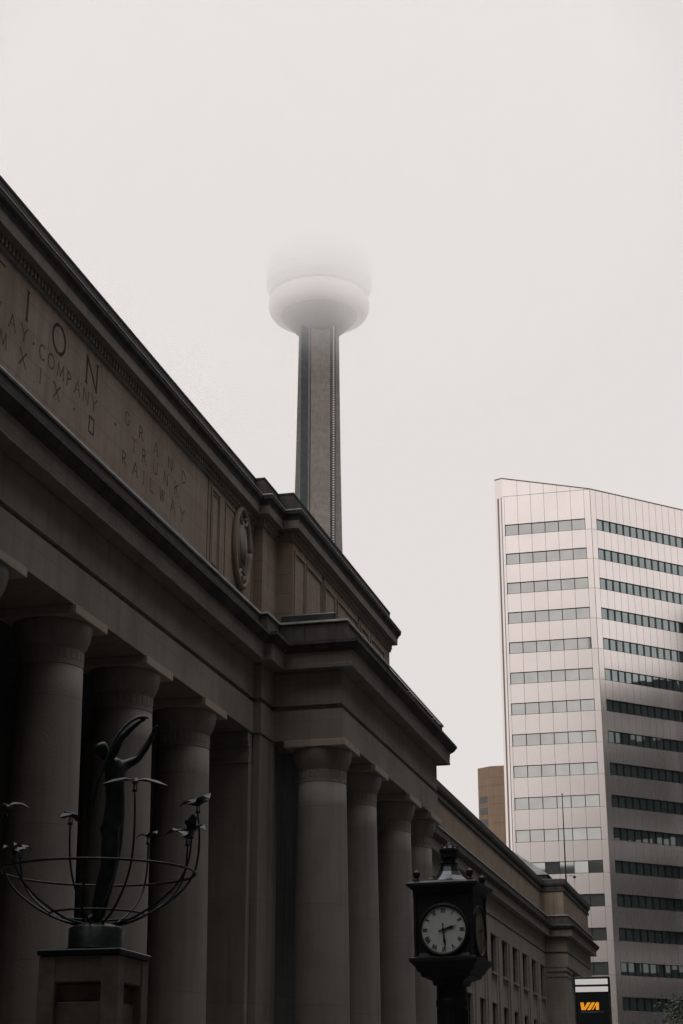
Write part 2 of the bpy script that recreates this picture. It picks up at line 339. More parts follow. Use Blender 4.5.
SERIF = {'T': [(.5,0)], 'I': [(.5,0),(.5,1)], 'N': [(.05,0),(.95,1)], 'A': [(0,0),(1,0)], 'Y': [(.5,0),(0,1),(1,1)], 'M': [(0,0),(1,0)], 'X': [(0,0),(1,0),(0,1),(1,1)], 'K': [(.1,0),(.1,1),(.95,0)], 'L': [(.1,1)], 'P': [(.15,0)], 'R': [(.15,0),(.95,0)], 'U': [(.08,1),(.92,1)], 'W': [(0,1),(1,1),(.5,1)], 'D': []}
def glyph(bm, ch, x, yc, zc, w, h, t, serif=True, plane='x', M=None):
    """strokes as thin slabs lying 4 mm proud of the wall; y runs along the wall"""
    segs = list(GL[ch])
    if serif:
        for sx, sy in SERIF.get(ch, []): segs.append(((sx-.11*h/w*.8, sy), (sx+.11*h/w*.8, sy)))
    for k, ((a, b), (c, d)) in enumerate(segs):
        p = Vector((a*w-w/2, b*h-h/2)); q = Vector((c*w-w/2, d*h-h/2)); dd = (q-p)
        if dd.length < 1e-6: continue
        dd.normalize(); nn = Vector((-dd.y, dd.x))*t/2*(.55 if abs(dd.y) < .2 else 1); p -= dd*t*.2; q += dd*t*.2
        off = .003+.0004*(k % 7)
        vs = []
        for e in (p+nn, q+nn, q-nn, p-nn): vs.append(e)
        if M: co = [M @ Vector((e.x, -off, e.y)) for e in vs]
        else: co = [Vector((x+off, yc+e.x, zc+e.y)) for e in vs]
        f = [bm.verts.new(v) for v in co]; bm.faces.new(f)
X0 = -16.83
lets = []
for ch, y in zip("UNIONSTATION", (12.9, 15.0, 16.8, 18.6, 20.7, 24.3, 26.2, 28.4, 30.6, 32.62, 34.5, 36.45)): pass
for ch, y in (('S', 26.9), ('T', 28.8), ('A', 30.8), ('T', 32.75), ('I', 34.48), ('O', 36.42), ('N', 38.62)): lets.append((ch, y, 20.72, .78 if ch != 'I' else .5, .78, .10))
for ch, y in (('R', 30.1), ('A', 30.8), ('I', 31.3), ('L', 31.85), ('W', 32.85), ('A', 33.72), ('Y', 34.4), ('C', 35.50), ('O', 36.03), ('M', 36.63), ('P', 37.19), ('A', 37.73), ('N', 38.30), ('Y', 38.86)): lets.append((ch, y, 19.93, .36, .38, .05))
for ch, y in (('M', 31.1), ('C', 32.2), ('M', 33.3), ('X', 34.42), ('I', 35.46), ('X', 36.48)): lets.append((ch, y, 19.28, .36, .4, .05))
for ch, y in (('G', 41.27), ('R', 42.35), ('A', 43.58), ('N', 44.82), ('D', 46.04)): lets.append((ch, y, 20.52, .36, .38, .05))
for ch, y in (('T', 41.84), ('R', 42.66), ('U', 43.60), ('N', 44.48), ('K', 45.42)): lets.append((ch, y, 19.92, .36, .38, .05))
for ch, y in (('R', 41.16), ('A', 42.02), ('I', 42.70), ('L', 43.38), ('W', 44.22), ('A', 45.16), ('Y', 45.98)): lets.append((ch, y, 19.28, .36, .38, .05))
for ch, y, z, w, h, t in lets:
    bm = NB(); glyph(bm, ch, X0, y, z, w, h, t); finish("carved_letter", bm, CUT if h > .6 else CUTS, st)
for y, z in ((34.95, 19.92), (37.6, 19.28), (40.42, 20.0), (32.75, 19.28)):
    bm = NB(); box(bm, X0+.002, X0+.006, y-.035, y+.035, z-.035, z+.035); finish("carved_stop", bm, CUT, st)
bm = NB()
for a, b, c, d in ((38.58, 38.95, 19.05, 19.1), (38.58, 38.95, 19.48, 19.53), (38.58, 38.63, 19.1, 19.48), (38.9, 38.95, 19.1, 19.48)): box(bm, X0+.002, X0+.006, a, b, c, d)
finish("carved_square", bm, CUT, st)
# office wing: wall with real openings
ZR = [(2.6, 5.0), (6.95, 9.35), (11.25, 13.62)]
WY = [134.45-4.5*k for k in range(14)]
HW = 1.08
bm = NB()
xw = -18.58
edges = sorted([y-HW for y in WY] + [y+HW for y in WY]); full = [69.7] + edges + [136.45]
for i in range(0, len(full), 2): box(bm, -19.3, xw, full[i], full[i+1], 0, 13.63)
for y in WY:
    z = 0
    for a, b in ZR: box(bm, -19.3, xw-.06, y-HW, y+HW, z, a); z = b
    if z < 13.62: box(bm, -19.3, xw-.06, y-HW, y+HW, z, 13.63)
finish("wing_wall", bm, LIME, st)
for y in WY[1:]:
    c = y + 2.25
    bm = NB(); boxb(bm, xw, xw+.09, c-.62, c+.62, 0, 13.62, .015); finish("pilaster_strip", bm, LIME, st)
for y in WY:
    for a, b in ZR:
        bm = NB(); t = .07
        for q in ((y-HW, y-HW+t, a, b), (y+HW-t, y+HW, a, b), (y-HW+t, y+HW-t, a, a+t), (y-HW+t, y+HW-t, b-t, b), (y-.03, y+.03, a+t, b-t), (y-HW+t, y-.03, (a+b)/2-.03, (a+b)/2+.03), (y+.03, y+HW-t, (a+b)/2-.03, (a+b)/2+.03)):
            box(bm, -18.86, -18.79, q[0], q[1], q[2], q[3])
        wf = finish("window", bm, IRON, st)
        bm = NB(); box(bm, -18.84, -18.82, y-HW+.01, y+HW-.01, a+.01, b-.01); finish("pane", bm, GLASS_D, wf)
        bm = NB(); boxb(bm, xw-.05, xw+.12, y-HW-.08, y+HW+.08, a-.16, a-.003, .01); finish("sill", bm, LIME, wf)
PC = [(-18.75, 69.6), (-18.75, 136.3), (-16.98, 136.3), (-16.98, 153.2), (-18.75, 153.2), (-18.75, 158), (-60, 158)]
bm = NB(); sweep(bm, PC, [(0, 17.57), (0, 19.42), (-1.2, 19.42), (-1.2, 17.57)]); finish("parapet_wall", bm, PARA, st)
bm = NB(); sweep(bm, PC, [(0, 19.423), (.10, 19.45), (.10, 19.60), (.06, 19.61), (.06, 19.80), (.14, 19.84), (.20, 20.0), (.21, 20.34), (0, 20.40), (-1.2, 20.42), (-1.2, 19.423)])
x = -18.4
while x < -17.0: box(bm, x, x+.14, 136.17, 136.238, 19.64, 19.78); x += .3
finish("parapet_coping", bm, SOOT, st)
bm = NB(); box(bm, -60, -19.85, 69.6, 157, 13.0, 19.0); finish("wing_roof", bm, LEAD, st)
bm = NB(); box(bm, -60, -19.4, 69.7, 157, 0, 12.9); box(bm, -60, -17.4, 136.7, 152.7, 0, 13.62)
finish("wing_core", bm, LIME, st)
bm = NB(); boxb(bm, -19.2, -17.02, 136.62, 140.0, 0, 12.9, .02)
for z0, z1, p in ((12.903, 13.1, .06), (13.103, 13.3, .0), (13.303, 13.622, .09)): boxb(bm, -19.2, -17.02+p, 136.62-p, 140.0+p, z0, z1, .02)
finish("corner_pier", bm, LIME, st)
bm = NB(); boxb(bm, -19.2, -17.02, 149, 152.7, 0, 13.62, .02); finish("corner_pier", bm, LIME, st)
# hipped slate roof rising behind the far parapet
bm = NB()
bs = [(-26.5, 138), (-18.3, 138), (-18.3, 152), (-26.5, 152)]; rd = [(-22.4, 143), (-22.4, 147)]
v = [bm.verts.new((x, y, 21.0)) for x, y in bs]; u = [bm.verts.new((x, y, 24.1)) for x, y in rd]
bm.faces.new((v[0], v[1], u[0])); bm.faces.new((v[1], v[2], u[1], u[0])); bm.faces.new((v[2], v[3], u[1])); bm.faces.new((v[3], v[0], u[0], u[1])); bm.faces.new(v[::-1])
box(bm, -26.3, -18.5, 138.2, 151.8, 19.0, 20.997)
finish("hipped_roof", bm, plain("slate", (.09, .095, .10), .5, 0, .6, 1.2), st)

# ------------------------------------------------------------------ flagpole, camera on its arm
fp = tag(empty("flagpole", (-17.75, 145, 20.43)), "tall thin bare metal pole standing on the far station roof", "flagpole")
bm = NB(); tube(bm, [(0, 0, 0), (0, 0, 4), (0, 0, 8.2)], .07, 8, .035); finish("pole", bm, IRON, fp)
bm = NB(); lathe(bm, (0, 0, 0), [(.18, 0), (.18, .08), (.08, .14)], 12); finish("base_flange", bm, IRON, fp)
bm = NB(); lathe(bm, (0, 0, 8.2), [(.02, 0), (.07, .05), (.07, .1), (.01, .16)], 10); finish("finial", bm, IRON, fp)
cc = tag(empty("security_camera", (-17.15, 145, 20.43)), "small dark camera on a thin arm above the far station parapet", "camera")
bm = NB(); tube(bm, [(-.55, 0, 0), (-.55, 0, 1.36), (0, 0, 1.36)], .03, 6); finish("arm", bm, IRON, cc)
bm = NB(); lathe(bm, (.12, 0, 1.12), [(.03, 0), (.12, .06), (.14, .16), (.06, .24)], 12); finish("dome", bm, IRON, cc, True)

# ------------------------------------------------------------------ white office block
ob = tag(empty("office_building", (0, 0, 0)), "pale metal clad office block with ribbon windows and a sharp corner", "office block")
cx0, cy0 = -19.75, 204.05; ZT = 78.5; s2 = math.sqrt(.5)
WR = 46
plan = [(cx0, cy0), (cx0+WR*s2, cy0+WR*s2), (cx0+WR*s2, 290), (-32.1, 290), (-32.1, 205.15), (-31.0, cy0)]
ins = .22
bm = NB()
def inset(poly, d):
    out = []
    for i in range(len(poly)):
        a = Vector(poly[i-1]); b = Vector(poly[i]); c = Vector(poly[(i+1) % len(poly)])
        d0 = (b-a).normalized(); d1 = (c-b).normalized(); n0 = Vector((-d0.y, d0.x)); n1 = Vector((-d1.y, d1.x)); m = n0+n1; m = m/m.dot(n0)
        out.append(tuple(b+m*d))
    return out
prism(bm, inset(plan, ins+.1), 0, ZT-.4); finish("core", bm, GLASS_D, ob)
rows = [(74.60-3.898*k, 73.12-3.898*k) for k in range(19)]
# left face along x, right face along the diagonal
def face(origin, d, nrm, L, w0, pane, count, nm):
    """solid skin pieces around the ribbon windows, panel joints, and the ribbons themselves"""
    O3 = Vector((*origin, 0)); D = Vector((*d, 0)); Nn = Vector((*nrm, 0))
    Mx = Matrix((( D.x, -Nn.x, 0, O3.x), (D.y, -Nn.y, 0, O3.y), (0, 0, 1, 0), (0, 0, 0, 1)))
    wl = w0 + pane*count
    b = NB()
    box(b, 0, w0, 0, ins, 0, ZT, Mx); box(b, wl, L, 0, ins, 0, ZT, Mx)
    z = ZT
    for zt, zb in rows: box(b, w0, wl, 0, ins, zt, z, Mx); z = zb
    box(b, w0, wl, 0, ins, 0, z, Mx)
    finish("cladding", b, PANEL, ob)
    b = NB()
    k = 0
    xs = [w0+i*pane for i in range(count+1)]
    zz = ZT
    for zt, zb in rows + [(0, 0)]:
        for x in xs: box(b, x-.018, x+.018, -.004, -.001, zt, zz, Mx)
        zz = zb
    for zt, zb in rows:
        for a, c in ((0.02, w0), (wl, L-.02)): box(b, a, c, -.005, -.0015, zb-.02+0.0, zb+.02, Mx) if a != 0.02 or True else None
    box(b, .02, L-.02, -.0055, -.002, ZT-.06, ZT-.01, Mx)
    finish("panel_joints", b, JOINT, ob)
    for zt, zb in rows:
        b = NB()
        for i in range(count):
            a = xs[i]+.03; c = xs[i+1]-.03; tz = random.uniform(-.004, .004); tx = random.uniform(-.004, .004)
            co = [(a, .14+tx+tz, zb), (c, .14-tx+tz, zb), (c, .14-tx-tz, zt), (a, .14+tx-tz, zt)]
            b.faces.new([b.verts.new(Mx @ Vector(p)) for p in co])
        w = finish("ribbon_window", b, GLASS_T if nm == 'r' else GLASS_W, ob)
        b = NB()
        gx = [v for q in xs for v in (q-.03, q+.03)]; gz = [zb, zb+.04, zt-.04, zt]
        G = [[b.verts.new(Mx @ Vector((q, .055, z))) for z in gz] for q in gx]; fs = []
        for i in range(len(gx)-1):
            for j in range(3):
                if i % 2 == 0 or j != 1: fs.append(b.faces.new((G[i][j], G[i+1][j], G[i+1][j+1], G[i][j+1])))
        bmesh.ops.recalc_face_normals(b, faces=fs); bmesh.ops.solidify(b, geom=fs, thickness=.07)
        finish("mullion", b, IRON, w)
random.seed(5)
face((-31.0, cy0), (1, 0), (0, -1), -31.0 and (cx0+31.0), .24, 1.702, 6, 'l')
face((cx0, cy0), (s2, s2), (s2, -s2), WR, .86, 1.10, 40, 'r')
# chamfered left end and the raking parapet on the left face
bm = NB()
a = (-32.1, 205.15); b_ = (-31.0, cy0)
prism(bm, [a, b_, (b_[0]+.0, b_[1]+.3), (a[0]+.3, a[1]+.0)], 0, ZT)
prism(bm, [(-32.1, 205.15), (-31.8, 205.3), (-31.8, 289.7), (-32.1, 290)], 0, ZT)
fr = [(-32.1, 205.15, 81.25), (-31.0, cy0, 81.0), (cx0, cy0, ZT+.003)]
lo = [bm.verts.new((x, y, ZT)) for x, y, z in fr[:2]]; hi = [bm.verts.new(p) for p in fr]
lo2 = [bm.verts.new((x+.1, y+.4, ZT)) for x, y, z in fr[:2]]; hi2 = [bm.verts.new((x+.1, y+.4, z)) for x, y, z in fr]
bm.faces.new((lo[0], lo[1], hi[1], hi[0])); bm.faces.new((lo[1], hi[2], hi[1])); bm.faces.new((hi[0], hi[1], hi2[1], hi2[0])); bm.faces.new((hi[1], hi[2], hi2[2], hi2[1]))
bm.faces.new((lo2[0], hi2[0], hi2[1], lo2[1])); bm.faces.new((lo2[1], hi2[1], hi2[2]))
finish("end_cladding", bm, PANEL, ob)
bm = NB(); dq = (Vector(b_)-Vector(a)); nq = Vector((dq.y, -dq.x)).normalized()
for t0, t1 in ((.30, .52), (.80, .9)):
    p0 = Vector(a)+dq*t0+nq*.006; p1 = Vector(a)+dq*t1+nq*.006
    bm.faces.new([bm.verts.new(v) for v in ((p0.x, p0.y, 0), (p1.x, p1.y, 0), (p1.x, p1.y, ZT), (p0.x, p0.y, ZT))])
finish("dark_reveal", bm, plain("reveal_metal", (.22, .19, .18), .5, .5), ob)
bm = NB()
for x in [-30.76+1.702*i for i in range(1, 6)]:
    zt = 81.0+(ZT-81.0)*(x+31.0)/(cx0+31.0); box(bm, x-.018, x+.018, cy0-.004, cy0-.001, ZT, zt-.05)
tube(bm, [(-32.1, 205.1, 81.27), (-31.0, cy0-.03, 81.02), (cx0, cy0-.03, ZT+.02), (cx0+WR*s2, cy0+WR*s2-.03, ZT+.02)], .07, 6)
box(bm, cx0-.03, cx0+.03, cy0-.03, cy0+.01, 0, ZT-.1)
finish("edge_trim", bm, JOINT, ob)
bm = NB(); prism(bm, inset(plan, .5), ZT-.4, ZT-.2); finish("roof", bm, LEAD, ob)

# ------------------------------------------------------------------ brown tower block behind
bb = tag(empty("tower_block", (-49.4, 300, 0)), "distant brown tower block half hidden by the pale office block", "tower block")
bm = NB(); prism(bm, [(-2.6, 1.6), (0, 0), (14, 0), (14, 24), (-2.6, 24)], 0, 63.25); finish("wall", bm, BROWN, bb)
for k in range(14):
    zt = 58.0-1.95*2*k*.0 - 3.1*k*.66
    bm = NB()
    dd = Vector((2.6, -1.6, 0)).normalized(); nn = Vector((-dd.y*-1, 0, 0))
    nrm = Vector((dd.y, -dd.x, 0)); o3 = Vector((-2.6, 1.6, 0))
    for i in range(3):
        p = o3 + dd*(.35+.62*i); q = o3 + dd*(.35+.62*i+.56)
        a = p + nrm*.03; b2 = q + nrm*.03
        bm.faces.new([bm.verts.new(v) for v in ((a.x, a.y, zt-1.2), (b2.x, b2.y, zt-1.2), (b2.x, b2.y, zt), (a.x, a.y, zt))])
    finish("window", bm, plain("brown_block_glass", (.10, .105, .11), .3) if k == 0 else bpy.data.materials["brown_block_glass"], bb)
bm = NB()
for k in range(1, 9):
    z = 63.25-3.4*k; prism(bm, [(-2.62, 1.58), (0, -.03), (14, -.03), (14, .02), (.02, .02), (-2.55, 1.62)], z, z+.08)
finish("joint_band", bm, JOINT, bb)

# ------------------------------------------------------------------ observation tower
tw = tag(empty("observation_tower", (-172.2, 632, 0), R(15.2)), "slender concrete observation tower whose round pod disappears into low cloud", "observation tower")
# local frame: -y looks back at the street
def taper(bm, f, z0, z1, k=10):
    rings = []
    for i in range(k+1):
        z = z0+(z1-z0)*i/k; rings.append([bm.verts.new((x, y, z)) for x, y in f(z)])
    N = len(rings[0])
    for a, b in zip(rings, rings[1:]):
        for i in range(N): bm.faces.new((a[i], a[(i+1) % N], b[(i+1) % N], b[i]))
    bm.faces.new(rings[0][::-1]); bm.faces.new(rings[-1])
def leg(ang, half, reach):
    def f(z):
        t = (330-z)/330; L = reach + 3.0*t + 22*t**3.2*1.0 + 1.2*t; h = half
        c, s = math.cos(ang), math.sin(ang)
        return [(x*c-y*s, x*s+y*c) for x, y in ((2, -h), (L, -h), (L, h), (2, h))]
    return f
for ang, half, reach in ((R(-84), 4.0, 7.3), (R(36), 3.6, 7.9), (R(156), 3.6, 7.6)):
    bm = NB(); taper(bm, leg(ang, half, reach), 0, 330); finish("leg", bm, CONC, tw)
bm = NB(); taper(bm, lambda z: [(7.0*math.cos(R(a)), 7.0*math.sin(R(a))) for a in range(0, 360, 60)], 0, 420); finish("core_shaft", bm, CONC, tw)
TB = plain("tower_elevator_glass", (.045, .068, .075), .5, .1, .3, .3)
bm = NB(); box(bm, -7.4, -3.6, -6.9, -3, 0, 331); finish("elevator_shaft", bm, TB, tw)
bm = NB()
for x in (-7.5, -4.2): box(bm, x-.12, x+.12, -7.0, -6.905, 0, 331)
box(bm, -4.2, -3.5, -6.99, -6.91, 0, 331)
finish("elevator_rail", bm, CONC, tw)
bm = NB(); box(bm, 4.75, 7.2, -6.6, -3, 0, 331); finish("stair_shaft", bm, plain("stair_cladding", (.13, .125, .115), .8, 0, .2, .2), tw)
bm = NB()
z = 150
while z < 331:
    box(bm, 5.85, 6.6, -6.72, -6.61, z, z+.55); z += 1.08
tag(finish("stair_light_panel", bm, WHITEP, tw), kind="stuff")
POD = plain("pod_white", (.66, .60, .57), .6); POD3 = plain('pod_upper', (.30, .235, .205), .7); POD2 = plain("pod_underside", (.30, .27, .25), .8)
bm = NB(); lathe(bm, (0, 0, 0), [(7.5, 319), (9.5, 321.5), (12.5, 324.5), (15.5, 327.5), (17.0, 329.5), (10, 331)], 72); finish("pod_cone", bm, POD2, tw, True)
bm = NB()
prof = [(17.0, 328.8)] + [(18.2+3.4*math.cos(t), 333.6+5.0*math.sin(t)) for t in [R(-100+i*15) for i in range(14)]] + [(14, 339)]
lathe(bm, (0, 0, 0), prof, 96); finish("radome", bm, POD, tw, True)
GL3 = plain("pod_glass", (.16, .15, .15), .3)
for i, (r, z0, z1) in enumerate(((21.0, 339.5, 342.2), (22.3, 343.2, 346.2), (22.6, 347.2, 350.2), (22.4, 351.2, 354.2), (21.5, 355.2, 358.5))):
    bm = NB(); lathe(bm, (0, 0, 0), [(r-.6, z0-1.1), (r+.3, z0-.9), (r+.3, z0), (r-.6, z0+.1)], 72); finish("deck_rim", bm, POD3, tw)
    bm = NB(); lathe(bm, (0, 0, 0), [(r-.6, z0+.1), (r-.6, z1)], 72); finish("deck_glazing", bm, GL3, tw)
bm = NB(); lathe(bm, (0, 0, 0), [(19.5, 358.6), (19.5, 360), (12, 362), (7, 366), (6, 372)], 72); finish("pod_roof", bm, POD, tw)

# ------------------------------------------------------------------ low cloud round the pod
CLOUD_EM = .70  # glow added to the vapour in place of scattered sky light
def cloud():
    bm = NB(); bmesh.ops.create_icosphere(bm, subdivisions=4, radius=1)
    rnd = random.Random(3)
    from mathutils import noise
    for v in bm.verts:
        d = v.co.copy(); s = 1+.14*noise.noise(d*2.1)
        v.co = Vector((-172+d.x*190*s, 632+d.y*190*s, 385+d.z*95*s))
    m = bpy.data.materials.new("cloud_vapour"); m.use_nodes = True
    n = m.node_tree.nodes; l = m.node_tree.links; n.clear()
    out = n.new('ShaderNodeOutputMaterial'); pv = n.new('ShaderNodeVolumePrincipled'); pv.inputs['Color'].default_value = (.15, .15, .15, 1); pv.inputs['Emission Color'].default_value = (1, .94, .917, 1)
    pv.inputs['Anisotropy'].default_value = 0
    g = n.new('ShaderNodeNewGeometry'); sp = n.new('ShaderNodeSeparateXYZ'); l.new(g.outputs['Position'], sp.inputs[0])
    nz = n.new('ShaderNodeTexNoise'); nz.inputs['Scale'].default_value = .03; nz.inputs['Detail'].default_value = 3; l.new(g.outputs['Position'], nz.inputs['Vector'])
    w = n.new('ShaderNodeMath'); w.operation = 'MULTIPLY_ADD'; w.inputs[1].default_value = 34; w.inputs[2].default_value = -17; l.new(nz.outputs[0], w.inputs[0])
    a = n.new('ShaderNodeMath'); a.operation = 'ADD'; l.new(sp.outputs[2], a.inputs[0]); l.new(w.outputs[0], a.inputs[1])
    mr = n.new('ShaderNodeMapRange'); mr.inputs[1].default_value = 294; mr.inputs[2].default_value = 370; mr.inputs[3].default_value = 0; mr.inputs[4].default_value = 1; l.new(a.outputs[0], mr.inputs[0])
    p = n.new('ShaderNodeMath'); p.operation = 'POWER'; p.inputs[1].default_value = 2; l.new(mr.outputs[0], p.inputs[0])
    k = n.new('ShaderNodeMath'); k.operation = 'MULTIPLY'; k.inputs[1].default_value = .15; l.new(p.outputs[0], k.inputs[0])
    # thins out away from the tower
    vd_ = n.new('ShaderNodeVectorMath'); vd_.operation = 'DISTANCE'; cxy = n.new('ShaderNodeCombineXYZ'); l.new(sp.outputs[0], cxy.inputs[0]); l.new(sp.outputs[1], cxy.inputs[1])
    l.new(cxy.outputs[0], vd_.inputs[0]); vd_.inputs[1].default_value = (-172, 632, 0)
    fo = n.new('ShaderNodeMapRange'); fo.interpolation_type = 'SMOOTHSTEP'; fo.inputs[1].default_value = 45; fo.inputs[2].default_value = 170; fo.inputs[3].default_value = 1; fo.inputs[4].default_value = 0; l.new(vd_.outputs['Value'], fo.inputs[0])
    k2 = n.new('ShaderNodeMath'); k2.operation = 'MULTIPLY'; l.new(k.outputs[0], k2.inputs[0]); l.new(fo.outputs[0], k2.inputs[1]); k = k2
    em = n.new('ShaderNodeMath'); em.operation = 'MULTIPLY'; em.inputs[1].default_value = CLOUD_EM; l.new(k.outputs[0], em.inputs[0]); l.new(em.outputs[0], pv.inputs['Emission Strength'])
    l.new(k.outputs[0], pv.inputs['Density']); l.new(pv.outputs[0], out.inputs['Volume'])
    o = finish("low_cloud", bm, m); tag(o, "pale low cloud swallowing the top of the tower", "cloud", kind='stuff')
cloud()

# ------------------------------------------------------------------ street clock
ck = tag(empty("street_clock", (-5.525, 28.94, .14), R(-3.2)), "black iron four faced street clock in front of the columns", "clock")
Z0 = -.14
bm = NB(); boxb(bm, -.48, .48, -.48, .48, 4.28+Z0, 5.44+Z0, .015)
for sx in (-1, 1):
    for sy in (-1, 1): lathe(bm, (sx*.48, sy*.48, 0), [(.045, 4.35+Z0), (.03, 4.45+Z0), (.03, 5.3+Z0), (.045, 5.4+Z0)], 10)
finish("case", bm, IRON, ck)
def sq(bm, prof):
    lathe(bm, (0, 0, 0), [(r*math.sqrt(2), z+Z0) for r, z in prof], 4, R(45))
bm = NB(); sq(bm, [(.48, 5.38), (.51, 5.40), (.52, 5.45), (.58, 5.50), (.61, 5.52), (.61, 5.56), (.55, 5.59), (.34, 5.63)]); finish("case_cornice", bm, IRON, ck)
bm = NB(); sq(bm, [(.25, 3.92), (.27, 3.99), (.36, 4.03), (.41, 4.05), (.43, 4.11), (.47, 4.14), (.49, 4.19), (.55, 4.26), (.58, 4.29), (.58, 4.34), (.50, 4.37), (.48, 4.42)])
for sx in (-1, 1):
    for sy in (-1, 1): lathe(bm, (sx*.47, sy*.47, 0), [(.01, 4.12), (.05, 4.16), (.03, 4.22), (.05, 4.28)], 10)
finish("case_base", bm, IRON, ck)
CRF = plain("clock_roof_metal", (.07, .08, .09), .25, .8)
bm = NB(); lathe(bm, (0, 0, Z0), [(.34, 5.64), (.30, 5.67), (.235, 5.73), (.185, 5.80), (.155, 5.88), (.145, 5.93)], 8, R(22.5)); finish("clock_roof", bm, CRF, ck)
bm = NB(); lathe(bm, (0, 0, Z0), [(.15, 5.93), (.16, 5.95), (.11, 5.97), (.11, 6.02), (.145, 6.04), (.145, 6.12), (.17, 6.15), (.17, 6.19), (.12, 6.22), (.06, 6.25), (.03, 6.30), (.01, 6.31)], 16)
for i in range(8): lathe(bm, (.13*math.cos(i*.785), .13*math.sin(i*.785), Z0), [(.018, 6.17), (.03, 6.2), (.02, 6.24), (.005, 6.26)], 6)
finish("lantern_finial", bm, IRON, ck)
for sx in (-1, 1):
    for sy in (-1, 1):
        bm = NB(); lathe(bm, (sx*.46, sy*.46, Z0), [(.05, 5.57), (.05, 5.62), (.03, 5.65), (.06, 5.70), (.06, 5.75), (.02, 5.79), (.01, 5.81)], 10); finish("corner_finial", bm, IRON, ck)
bm = NB()
lathe(bm, (0, 0, Z0), [(.42, .14), (.42, .5), (.36, .55), (.34, 1.0), (.28, 1.1), (.25, 1.3), (.245, 3.55), (.27, 3.6), (.27, 3.68), (.25, 3.72), (.25, 3.93)], 24)
for i in range(16): tube(bm, [(.249*math.cos(i*.3927), .249*math.sin(i*.3927), 1.2), (.244*math.cos(i*.3927), .244*math.sin(i*.3927), 3.4)], .018, 6)
finish("post", bm, IRON, ck)
HAND = plain("hand_black", (.01, .01, .012), .5)
for q in range(4):
    M = Matrix.Rotation(R(90*q), 4, 'Z') @ Matrix.Translation((0, -.487, 4.79+Z0))
    bm = NB(); K = 48
    ring = [bm.verts.new(M @ Vector((.385*math.cos(2*math.pi*i/K), -.012, .385*math.sin(2*math.pi*i/K)))) for i in range(K)]
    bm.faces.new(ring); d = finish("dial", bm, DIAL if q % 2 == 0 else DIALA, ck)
    if q % 2: d["label"] = "side dial coloured dim amber"
    bm = NB()
    for r0, r1, y0 in ((.385, .44, -.035),):
        A = [[bm.verts.new(M @ Vector((r*math.cos(2*math.pi*i/K), yy, r*math.sin(2*math.pi*i/K)))) for i in range(K)] for r, yy in ((.375, -.013), (.385, -.04), (.42, -.045), (.445, .005))]
        for a, b in zip(A, A[1:]):
            for i in range(K): bm.faces.new((a[i], a[(i+1) % K], b[(i+1) % K], b[i]))
    finish("bezel", bm, IRON, d, True)
    bm = NB()
    nums = ['XII', 'I', 'II', 'III', 'IV', 'V', 'VI', 'VII', 'VIII', 'IX', 'X', 'XI']
    for h, s in enumerate(nums):
        a = R(30*h); tot = sum({'I': .018, 'V': .036, 'X': .036}[c] for c in s)+.004*(len(s)-1); x = -tot/2
        Mh = M @ Matrix.Rotation(a, 4, 'Y') @ Matrix.Translation((0, 0, .315))
        for c in s:
            w = {'I': .018, 'V': .036, 'X': .036}[c]
            glyph(bm, c, 0, 0, 0, w, .07, .013, False, M=Mh @ Matrix.Translation((x+w/2, -.012, 0))); x += w+.004
    for i in range(60):
        Mt = M @ Matrix.Rotation(R(6*i), 4, 'Y'); box(bm, -.002, .002, -.0155, -.0135, .362, .372, Mt)
    finish("numerals", bm, HAND, d)
    bm = NB()
    def hand(ang, L, w, yy, tail):
        Mt = M @ Matrix.Rotation(R(ang), 4, 'Y'); pts = [(-w*.5, -tail), (w*.5, -tail), (w*.35, 0), (w, L*.55), (w*.3, L*.75), (0, L), (-w*.3, L*.75), (-w, L*.55), (-w*.35, 0)]
        bm.faces.new([bm.verts.new(Mt @ Vector((x, yy, z))) for x, z in pts]); bm.faces.new([bm.verts.new(Mt @ Vector((x, yy-.004, z))) for x, z in pts])
    hand(74, .255, .026, -.022, .09); hand(175, .345, .018, -.030, .11)
    lathe_pts = [bm.verts.new(M @ Vector((.03*math.cos(i*.5236), -.037, .03*math.sin(i*.5236)))) for i in range(12)]; bm.faces.new(lathe_pts)
    finish("clock_hands", bm, HAND, d)

# ------------------------------------------------------------------ totem sign
vs = tag(empty("totem_sign", (-5.5, 49.85, .14)), "dark lit totem sign with two white bands and orange letters", "sign")
LIT = plain("lit_white", (.8, .8, .8), .5, emit=(1, .93, .90), es=.36)
LOR = plain("lit_orange", (.8, .35, .02), .5, emit=(1, .38, .02), es=.62)
SCR = plain("sign_panel", (.02, .026, .03), .35)
bm = NB(); boxb(bm, -.50, .50, -.13, .13, 0, 5.60, .02)
finish("sign_body", bm, IRON, vs)
bm = NB(); box(bm, -.455, .455, -.15, -.132, 5.38, 5.53); finish("light_band", bm, LIT, vs)
bm = NB(); box(bm, -.455, .455, -.15, -.132, 5.18, 5.32); finish("light_band", bm, LIT, vs)
bm = NB(); box(bm, -.44, .44, -.145, -.132, 1.2, 5.13); finish("sign_panel", bm, SCR, vs)
bm = NB()
for x in (-.475, .475): box(bm, x-.012, x+.012, -.16, -.131, 1.0, 5.15)
finish("edge_strip", bm, plain("steel_strip", (.25, .27, .28), .3, .8), vs)
def poly(bm, pts, y=-.150): bm.faces.new([bm.verts.new((x, y, z)) for x, z in pts])
def letter(pts):
    bm = NB(); poly(bm, [((x-262)*.00216-.085, 4.69+(530-y)*.0024) for x, y in pts]); finish("sign_letter", bm, LOR, vs)
letter([(145, 445), (190, 445), (196, 500), (236, 445), (280, 445), (212, 530), (158, 530)])
letter([(296, 445), (338, 445), (274, 530), (230, 530)])
letter([(352, 445), (386, 445), (384, 530), (344, 530), (346, 478), (308, 530), (290, 530)])
bm = NB()
